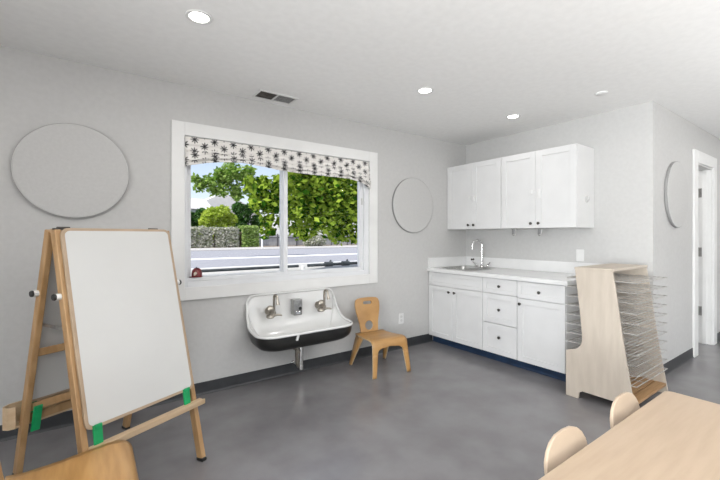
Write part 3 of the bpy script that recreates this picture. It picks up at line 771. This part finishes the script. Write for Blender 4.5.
def board(side):
    z0, z1 = .396, 1.328; x0, x1 = .002, w_-.002
    def fn(off): return lambda a, c, t: fpt(a, c, off+t, side)
    b = MB(); b.prism(rrect(x1-x0, z1-z0, .035, 6, (x0+x1)/2, (z0+z1)/2), fn(.024), 0, .016); o = b.build('board_rim', M['rim'], ez, bevel=.003)
    b = MB(); b.prism(rrect(x1-x0-.030, z1-z0-.030, .024, 6, (x0+x1)/2, (z0+z1)/2), fn(.024), .0165, .018); b.build('writing_surface', M['board'], o)
    b = MB(); b.prism(rrect(x1-x0-.034, z1-z0-.034, .02, 6, (x0+x1)/2, (z0+z1)/2), fn(.024), -.002, -.0005); b.build('reverse_face', M['board'], o)
board('f'); board('b')
# rails between legs
for side, zz_ in (('b', .690), ('f', .690)):
    p = fpt(.014, zz_, 0, side); q = fpt(w_-.014, zz_, 0, side)
    b = MB(); b.bar(p, q, .018, .040, side=(0, 1, .25 if side == 'f' else -.25)); b.build('rail', M['easel'], ez, bevel=.003)
for side in ('b', 'f'):
    if side == 'f': continue
    p = fpt(.014, .385, 0, side); q = fpt(w_-.014, .385, 0, side)
    b = MB(); b.bar(p, q, .018, .040, side=(0, 1, .25 if side == 'f' else -.25)); b.build('rail', M['easel'], ez, bevel=.003)
# front tray: ledge; back tray: trough with rounded ends
yt = fpt(0, .335, .024, 'f').y
b = MB(); b.box((.010, yt-.052, .312), (w_+.035, yt+.0, .336)); b.build('front_ledge', M['easelpale'], ez, bevel=.005)
b = MB(); b.box((.016, yt-.058, .336), (w_+.029, yt-.048, .344)); b.build('ledge_lip', M['easelpale'], ez, bevel=.003)
yt2 = fpt(0, .34, .024, 'b').y
b = MB(); b.box((-.03, yt2, .285), (w_+.03, yt2+.070, .297)); b.build('trough_floor', M['easelpale'], ez, bevel=.002)
path = [(-.030, yt2), (-.058, yt2+.012), (-.068, yt2+.035), (-.060, yt2+.058), (-.034, yt2+.074), (w_+.034, yt2+.074), (w_+.060, yt2+.058), (w_+.068, yt2+.035), (w_+.058, yt2+.012), (w_+.030, yt2)]
b = MB(); V = b.grid([[(x, y, .286) for x, y in path], [(x, y, .400) for x, y in path]]); b.build('trough_wall', M['easelpale'], ez, solid=.010, bevel=.002)
b = MB(); b.box((-.014, yt2-.012, .30), (w_+.014, yt2, .345)); b.build('trough_back', M['easel'], ez, bevel=.002)
# green clips
def clip(x, side):
    b = MB(); s = MB()
    A = [fpt(x-.020, .312, .028, side), fpt(x+.020, .312, .028, side), fpt(x+.020, .312, .036, side), fpt(x-.020, .312, .036, side)]
    B = [fpt(x-.020, .412, .034, side), fpt(x+.020, .412, .034, side), fpt(x+.020, .412, .048, side), fpt(x-.020, .412, .048, side)]
    b.quadbox(A+B); b.bar(fpt(x-.016, .404, .050, side), fpt(x+.016, .404, .050, side), .022, .012, side=(0, 0, 1))
    b.build('clip', M['green'], ez, bevel=.003)
clip(.050, 'f'); clip(w_-.056, 'f')
b = MB()
for z0, z1 in ((.258, .400),):
    A = [fpt(.022, z0, -.030, 'b'), fpt(.062, z0, -.030, 'b'), fpt(.062, z0, -.020, 'b'), fpt(.022, z0, -.020, 'b')]; B = [fpt(.022, z1, -.030, 'b'), fpt(.062, z1, -.030, 'b'), fpt(.062, z1, -.020, 'b'), fpt(.022, z1, -.020, 'b')]
    b.quadbox(A+B)
b.build('clip', M['green'], ez, bevel=.003)
clip(.040, 'b'); clip(w_-.042, 'b')
# side pegs with black caps
for side in ('f', 'b'):
    for x, sg in ((-.014, -1), (w_+.014, 1)):
        p = fpt(x, 1.01, 0, side)
        b = MB(); b.lathe([(.015, 0), (.016, .010), (.015, .020)], p, (sg, 0, 0), 14); o = b.build('peg', M['whiteplastic'], ez, smooth=True)
        b = MB(); b.lathe([(.015, 0), (.017, .006), (.014, .012), (0, .014)], p+Vector((sg*.020, 0, 0)), (sg, 0, 0), 14); b.build('peg_cap', M['black'], o, smooth=True)
# metal stays and wing knob, top hinges
for x in (.020, w_-.020):
    p = fpt(x, .845, -.012, 'f'); q = fpt(x, .845, -.012, 'b')
    b = MB(); b.bar(p, q, .004, .016, side=(1, 0, 0)); b.build('stay', M['hinge'], ez)
p = fpt(.030, .875, -.03, 'f'); b = MB(); b.lathe([(.008, 0), (.010, .015), (.024, .018), (.026, .030), (.018, .036), (0, .037)], p, (-.2, 1, 0), 16); b.build('wooden_knob', M['slat'], ez, smooth=True)
for x in (.045, w_-.06):
    b = MB(); b.box((x-.028, -.045, h_-.006), (x+.028, .045, h_+.002)); b.tube([(x-.028, 0, h_+.003), (x+.028, 0, h_+.003)], .006, 8); b.build('hinge', M['darkmetal'], ez)

# ------------------------------------------------------------------ outdoors
GZ = -.10
def slab(name, y0, y1, mat, z1=GZ, x0=-60, x1=130, z0=None):
    return struct(MB().box((x0, y0, z1-.15 if z0 is None else z0), (x1, y1, z1)).build(name, mat))
slab('ground', -30, 220, M['soil'], GZ-.02)
slab('near_pavement', YW+.5, 16.6, M['concrete'], GZ+.02)
slab('road', 16.6, 36.0, M['asphalt'], GZ)
slab('far_pavement', 36.0, 42.6, M['concrete'], GZ+.06)
for y0, y1 in ((16.7, 17.0), (22.9, 24.2)): slab('road_marking', y0, y1, M['paint'], GZ+.012, z0=GZ)

def leaves(centers, radii, n, size, shell=.55, flat_=1.0):
    P = []
    w = np.array([r**2 for r in radii]); w = w/w.sum()
    k = rng.choice(len(radii), n, p=w)
    d = rng.normal(size=(n, 3)); d /= np.linalg.norm(d, axis=1)[:, None]
    rr = (shell + (1-shell)*rng.random(n)**.7)
    C_ = np.array(centers)[k] + d*(rr*np.array(radii)[k])[:, None]*np.array([1, 1, flat_])
    return C_
def leafmesh(name, C_, size, mat, parent=None, kind=None):
    n = len(C_)
    a = rng.normal(size=(n, 3)); a[:, 2] *= .6; a /= np.linalg.norm(a, axis=1)[:, None]
    b = rng.normal(size=(n, 3)); b -= a*(a*b).sum(1)[:, None]; b /= np.linalg.norm(b, axis=1)[:, None]
    s = size*(.6+.8*rng.random(n))[:, None]
    V = np.empty((n, 4, 3)); V[:, 0] = C_-a*s; V[:, 1] = C_+b*s*.6-a*s*.1; V[:, 2] = C_+a*s; V[:, 3] = C_-b*s*.6-a*s*.1
    me = bpy.data.meshes.new(name); me.from_pydata(V.reshape(-1, 3).tolist(), [], [(4*i, 4*i+1, 4*i+2, 4*i+3) for i in range(n)])
    me.materials.append(mat); o = bpy.data.objects.new(name, me); COL.objects.link(o)
    if parent: o.parent = parent
    return o
def tree(name, label, cat, base, blobs, n, size, mat, trunk_r, fork, shell=.3, group=None):
    t = thing(name, label, cat, base, 0, group)
    cs = [(x-base[0], y-base[1], z-base[2]) for x, y, z, r in blobs]; rs = [r for *_, r in blobs]
    leafmesh('foliage', leaves(cs, rs, n, size, shell), size, mat, t)
    b = MB(); f = (fork[0]-base[0], fork[1]-base[1], fork[2]-base[2])
    b.tube([(0, 0, -.05), (f[0]*.4, f[1]*.4, f[2]*.5), f], [trunk_r*1.25, trunk_r, trunk_r*.8], 10); b.build('trunk', M['bark'], t, smooth=True)
    for c, r in zip(cs[:10], rs[:10]):
        if (vec(c)-vec(f)).length < .1 or c[2] < 2.4: continue
        b = MB(); m = (vec(f)*.5+vec(c)*.5)+Vector((0, 0, -.15*r)); b.tube([f, m, c], [trunk_r*.5, trunk_r*.3, trunk_r*.1], 6); b.build('branch', M['bark'], t, smooth=True)
    return t
maple = [(7.23, 12.0, 2.8, 0.96), (6.4, 12.0, 2.93, 0.79), (8.46, 12.5, 3.12, 0.88), (6.0, 12.0, 2.2, 0.56), (7.89, 12.0, 2.08, 0.91), (6.8, 12.0, 1.94, 0.73), (9.05, 12.5, 2.55, 0.74), (5.92, 12.0, 1.49, 0.35), (7.67, 12.0, 1.43, 0.49), (8.21, 12.0, 1.2, 0.23), (10.12, 13.0, 3.29, 1.09), (7.44, 12.0, 3.75, 0.82), (6.0, 12.0, 3.43, 0.63), (5.14, 12.0, 2.67, 0.41), (4.96, 12.0, 2.09, 0.4), (4.75, 12.0, 1.75, 0.3), (5.25, 12.0, 3.12, 0.34), (4.81, 12.5, 3.14, 0.28), (4.82, 12.0, 1.42, 0.27), (5.36, 12.0, 1.66, 0.27), (4.41, 12.0, 2.26, 0.23), (8.45, 12.0, 1.44, 0.27), (6.24, 12.0, 1.28, 0.21)]
maple += [(4.75, 12.2, 2.95, .35), (4.55, 12.3, 2.62, .32), (4.95, 12.2, 2.42, .4), (4.5, 12.2, 2.2, .25), (4.3, 12.3, 3.05, .25), (5.25, 12.1, 2.9, .4)]
maple += [(x+.3, y+1.3, z+.1, r*1.05) for x, y, z, r in maple[:7]]
tree('maple_tree', 'large bright green leafy tree filling the right half of the window view', 'tree', (12.2, 13.0, GZ), maple, 9600, .12, M['lf_maple'], .13, (10.9, 12.9, 2.4), .15)
lt = [(7.27, 24.0, 5.3, 0.69), (6.54, 24.0, 5.04, 0.49), (8.1, 24.0, 4.87, 0.51), (5.95, 24.0, 4.5, 0.55), (5.37, 24.0, 4.27, 0.42), (6.66, 24.0, 4.12, 0.5), (7.46, 24.0, 4.31, 0.44), (5.15, 24.0, 4.73, 0.3), (6.9, 24.0, 4.89, 0.56), (8.43, 24.0, 4.25, 0.45), (6.18, 24.0, 3.97, 0.31), (8.3, 24, 5.4, .5), (8.9, 24, 4.7, .45), (7.6, 24, 3.9, .4), (8.7, 24, 3.6, .4)]
tree('street_tree', 'loose light green tree branches across the sky in the left half of the window', 'tree', (18.8, 24.6, GZ), lt, 2500, .14, M['lf_light'], .07, (15.2, 24.4, 4.8), .1)
def bush(name, label, blobs, n, size, mat, group=None):
    bx = np.mean([b[0] for b in blobs]); by = np.mean([b[1] for b in blobs])
    t = thing(name, label, 'bush', (bx, by, GZ), 0, group)
    cs = [(x-bx, y-by, z-GZ) for x, y, z, r in blobs]; rs = [r for *_, r in blobs]
    leafmesh('foliage', leaves(cs, rs, n, size, .5), size, mat, t)
    b = MB()
    for c, r in zip(cs, rs): b.tube([(c[0]*.4, c[1]*.4, -.02), (c[0]*.8, c[1]*.8, c[2]*.6), c], [.09, .06, .03], 6)
    b.build('stems', M['bark'], t, smooth=True)
bush('yellow_bush', 'tall yellow-green bush behind the hedges', [(12.12, 48.0, 3.56, 1.22), (13.32, 48.0, 3.97, 1.12), (11.43, 48.0, 2.94, 0.85), (14.29, 48.0, 3.25, 0.88), (12.6, 48.0, 2.2, 1.2), (13.6, 48, 2.0, 1.2), (11.6, 48, 1.4, 1.2)], 5200, .20, M['lf_yellow'])
bush('dark_bush', 'dark green bush right of the yellow-green bush', [(16.6, 50.0, 3.9, 1.07), (17.28, 50.0, 4.73, 0.81), (16.2, 50.0, 2.83, 0.93), (15.94, 50.0, 4.94, 0.79), (16.5, 50, 1.6, 1.2), (18.6, 50, 3.2, 1.0), (15.0, 51, 3.2, 1.0)], 4200, .2, M['lf_dark'])
bush('porch_bush', 'dark green bush beside the pale porch at the left edge of the window', [(11.88, 52.0, 4.11, 0.78), (11.39, 52.0, 3.05, 0.91), (10.43, 52.0, 3.54, 0.77), (11.0, 52, 1.8, 1.1)], 2200, .2, M['lf_dark'])
def hedge(label, x0, x1, y0, y1, h, mat, n, size, ragged):
    t = thing('hedge', label, 'hedge', ((x0+x1)/2, (y0+y1)/2, GZ+.06), 0, 'hedges across the road')
    hx2, hy2 = (x1-x0)/2, (y1-y0)/2
    p = rng.random((n, 3)); C_ = np.empty((n, 3)); face = rng.random(n)
    C_[:, 0] = (p[:, 0]*2-1)*hx2; C_[:, 1] = (p[:, 1]*2-1)*hy2; C_[:, 2] = p[:, 2]*h
    f1 = face < .6; C_[f1, 1] = -hy2 + rng.normal(size=f1.sum())*.08
    f2 = (face >= .6) & (face < .8); C_[f2, 2] = h + rng.normal(size=f2.sum())*.06
    C_[:, 2] *= 1 - ragged*(.5+.5*np.sin(C_[:, 0]*2.3+1)*np.cos(C_[:, 0]*4.1))
    C_[:, 2] = np.maximum(C_[:, 2], .1)
    leafmesh('foliage', C_, size, mat, t)
    MB().box((-hx2*.9, -hy2*.7, 0), (hx2*.9, hy2*.8, h*(.75-ragged))).build('branches', M['bark'], t)
hedge('loose variegated hedge at the left end across the road', 6.0, 10.85, 42.9, 44.2, 2.25, M['lf_grey'], 3400, .15, .12)
hedge('grey-green hedge in the middle of the row across the road', 11.2, 13.75, 42.9, 44.2, 2.2, M['lf_grey'], 2300, .15, .06)
hedge('square clipped green hedge at the right end of the row', 14.1, 16.1, 42.8, 44.3, 2.35, M['lf_hedge'], 2600, .13, .0)
hedge('green hedge across the road, beyond the left edge of the window view', -1.5, 5.8, 42.9, 44.2, 2.0, M['lf_hedge'], 3200, .16, .05)
hedge('grey-green hedge across the road, far beyond the left edge of the window view', -10, -1.8, 42.9, 44.2, 2.2, M['lf_grey'], 3200, .16, .08)
bush('dark_bush', 'broad dark green bush behind the hedge, beyond the left edge of the window view', [(3.0, 50, 2.6, 1.7), (5.2, 50.5, 3.4, 1.9), (7.6, 51, 2.6, 1.6), (1.0, 50, 2.2, 1.5)], 3600, .24, M['lf_dark'])
bush('yellow_bush', 'yellow-green bush far beyond the left edge of the window view', [(-4.5, 49, 2.6, 1.6), (-6.5, 49.5, 3.0, 1.6), (-2.6, 49, 2.0, 1.3)], 3000, .24, M['lf_yellow'])
# low shrub in front of the fence
bush('fence_shrub', 'small pinkish-green shrub in front of the board fence, right half of the window', [(22.9, 42.0, .8, .9), (24.0, 42.2, .7, .8), (22.1, 42, .5, .6)], 1500, .14, M['lf_grey'])
# board fence with posts and rail
fn = thing('board_fence', 'grey board fence with dark top rail across the road', 'fence', (16.3, 44.0, GZ+.06))
for k in range(8):
    x = k*2.6
    b = MB()
    for i in range(13): b.box((x+.05+i*.19, -.02, .08), (x+.05+i*.19+.182, .02, 1.42+.02*((i*7) % 3)))
    b.build('board_panel', M['fence'], fn)
    MB().box((x-.07, -.09, 0), (x+.07, .05, 1.55)).build('post', M['fencerail'], fn, bevel=.01)
b = MB(); b.box((-.05, -.10, 1.02), (20.9, -.03, 1.16)); b.build('rail', M['fencerail'], fn)
pl = thing('white_post', 'slim pale post standing beside the square clipped hedge', 'post', (15.4, 40.0, GZ+.06))
MB().lathe([(.11, 0), (.10, .05), (.10, 2.5), (.12, 2.52), (.12, 2.6), (0, 2.65)], (0, 0, 0), (0, 0, 1), 12).build('shaft', M['paint'], pl, smooth=True)
MB().box((-.16, -.03, 1.7), (.16, .03, 2.2)).build('plate', M['fence'], pl)
# houses beyond
hs = thing('white_house', 'white house with pale grey gable roof behind the bushes', 'house', (17.5, 62.0, GZ))
b = MB(); b.box((-5.5, 0, 0), (5.5, 8, 5.4)); b.build('wall', M['housewall'], hs)
b = MB(); b.prism([(-6.0, 5.3), (6.0, 5.3), (0, 8.3)], lambda a, c, t: (a, t, c), -.4, 8.4); b.build('roof', M['housewall'], hs)
for x in (-3.5, 0, 3.5):
    MB().box((x-.6, -.06, 2.0), (x+.6, .02, 3.6)).build('window', M['darkglass'], hs)
ps = thing('porch', 'pale blue-grey porch posts with a roof at the left edge of the window', 'porch', (10.8, 55.0, GZ))
for x in (-1.6, .4, 2.4): MB().box((x-.14, -.14, 0), (x+.14, .14, 4.6)).build('post', M['housetrim'], ps)
b = MB(); b.box((-3.2, -.4, 4.6), (3.0, 4, 5.0)); b.build('beam', M['housetrim'], ps)
b = MB(); b.prism([(-.8, 5.0), (4.4, 5.0), (4.4, 6.9)], lambda a, c, t: (t, a, c), -3.4, 3.2); b.build('roof', M['roof'], ps)
MB().box((-3.2, 4.0, 0), (3.0, 4.3, 5.0)).build('wall', M['housewall'], ps)
# pipe railing just outside the window
pr_ = thing('pipe_railing', 'dark grey pipe railing just outside the window', 'railing', (.9, YW+.62, GZ))
zr_ = 1.054
b = MB(); b.tube([(-.07, 0, zr_), (1.02, 0, zr_)], .015, 10); b.tube([(1.14, 0, zr_), (2.9, 0, zr_+.004)], .018, 10); b.build('rail', M['rail'], pr_, smooth=True)
for x in (-.06, 1.08, 1.95, 2.85):
    MB().tube([(x, 0, 0), (x, 0, zr_)], .019, 10).build('post', M['paint'] if x < 1.5 else M['rail'], pr_, smooth=True)
for x in (1.42, 1.66):
    b = MB(); b.lathe([(.03, -.05), (.03, .05)], (x, 0, zr_+.003), (1, 0, 0), 14); b.tube([(x, 0, zr_), (x+.03, 0, zr_+.05)], .012, 8); b.build('coupling', M['rail'], pr_, smooth=True)

# ------------------------------------------------------------------ daylight
W = bpy.data.worlds.new('sky'); S.world = W; W.use_nodes = True
nt = W.node_tree; bg = nt.nodes['Background']
sky = nt.nodes.new('ShaderNodeTexSky'); sky.sky_type = 'NISHITA'; sky.sun_disc = False; sky.sun_elevation = math.radians(48); sky.sun_rotation = math.radians(200); sky.air_density = 1.0; sky.dust_density = 1.0; sky.ozone_density = 2.0
mxs = nt.nodes.new('ShaderNodeVectorMath'); mxs.operation = 'MULTIPLY_ADD'
mxs.inputs[1].default_value = (.11, .095, .085); mxs.inputs[2].default_value = (.40, .44, .56)
nt.links.new(sky.outputs[0], mxs.inputs[0]); nt.links.new(mxs.outputs[0], bg.inputs[0]); bg.inputs[1].default_value = 1.0
su = bpy.data.lights.new('sun', 'SUN'); su.energy = 5.6; su.angle = math.radians(.6); su.color = (1, .96, .88)
so = bpy.data.objects.new('sun', su); COL.objects.link(so)
so.rotation_euler = Vector((.62, .14, -.80)).to_track_quat('-Z', 'Y').to_euler()
# area lamps added at the unseen back windows for soft fill
for a, b_ in bw:
    lamp('window_fill', ((a+b_)/2, YB+.02, (bz0+bz1)/2), b_-a-.1, 18*(b_-a)/2.9, (math.radians(90), 0, 0), (.93, .97, 1.0), 'RECTANGLE', bz1-bz0-.1)

lamp('window_fill', (XL+.02, (ly[0]+ly[1])/2, 1.22), ly[1]-ly[0]-.1, 195, (math.radians(90), 0, math.radians(-90)), (.95, .98, 1.0), 'RECTANGLE', 1.24, math.radians(108))  # fill lamp added at the unseen left window, narrowed towards the cabinets
# ------------------------------------------------------------------ camera
cam = bpy.data.cameras.new('camera'); co = bpy.data.objects.new('camera', cam); COL.objects.link(co)
cam.sensor_width = 36; cam.sensor_fit = 'HORIZONTAL'; cam.lens = 377/720*36; cam.shift_y = -4.5/720; cam.clip_end = 500; cam.clip_start = .05
co.location = (0, 0, 1.30); co.rotation_euler = (PI/2, 0, -math.radians(35.609))
S.camera = co
S.view_settings.view_transform = 'Standard'; S.view_settings.look = 'None'; S.view_settings.gamma = 1.0; S.view_settings.use_curve_mapping = False
S.view_settings.exposure = 0.0
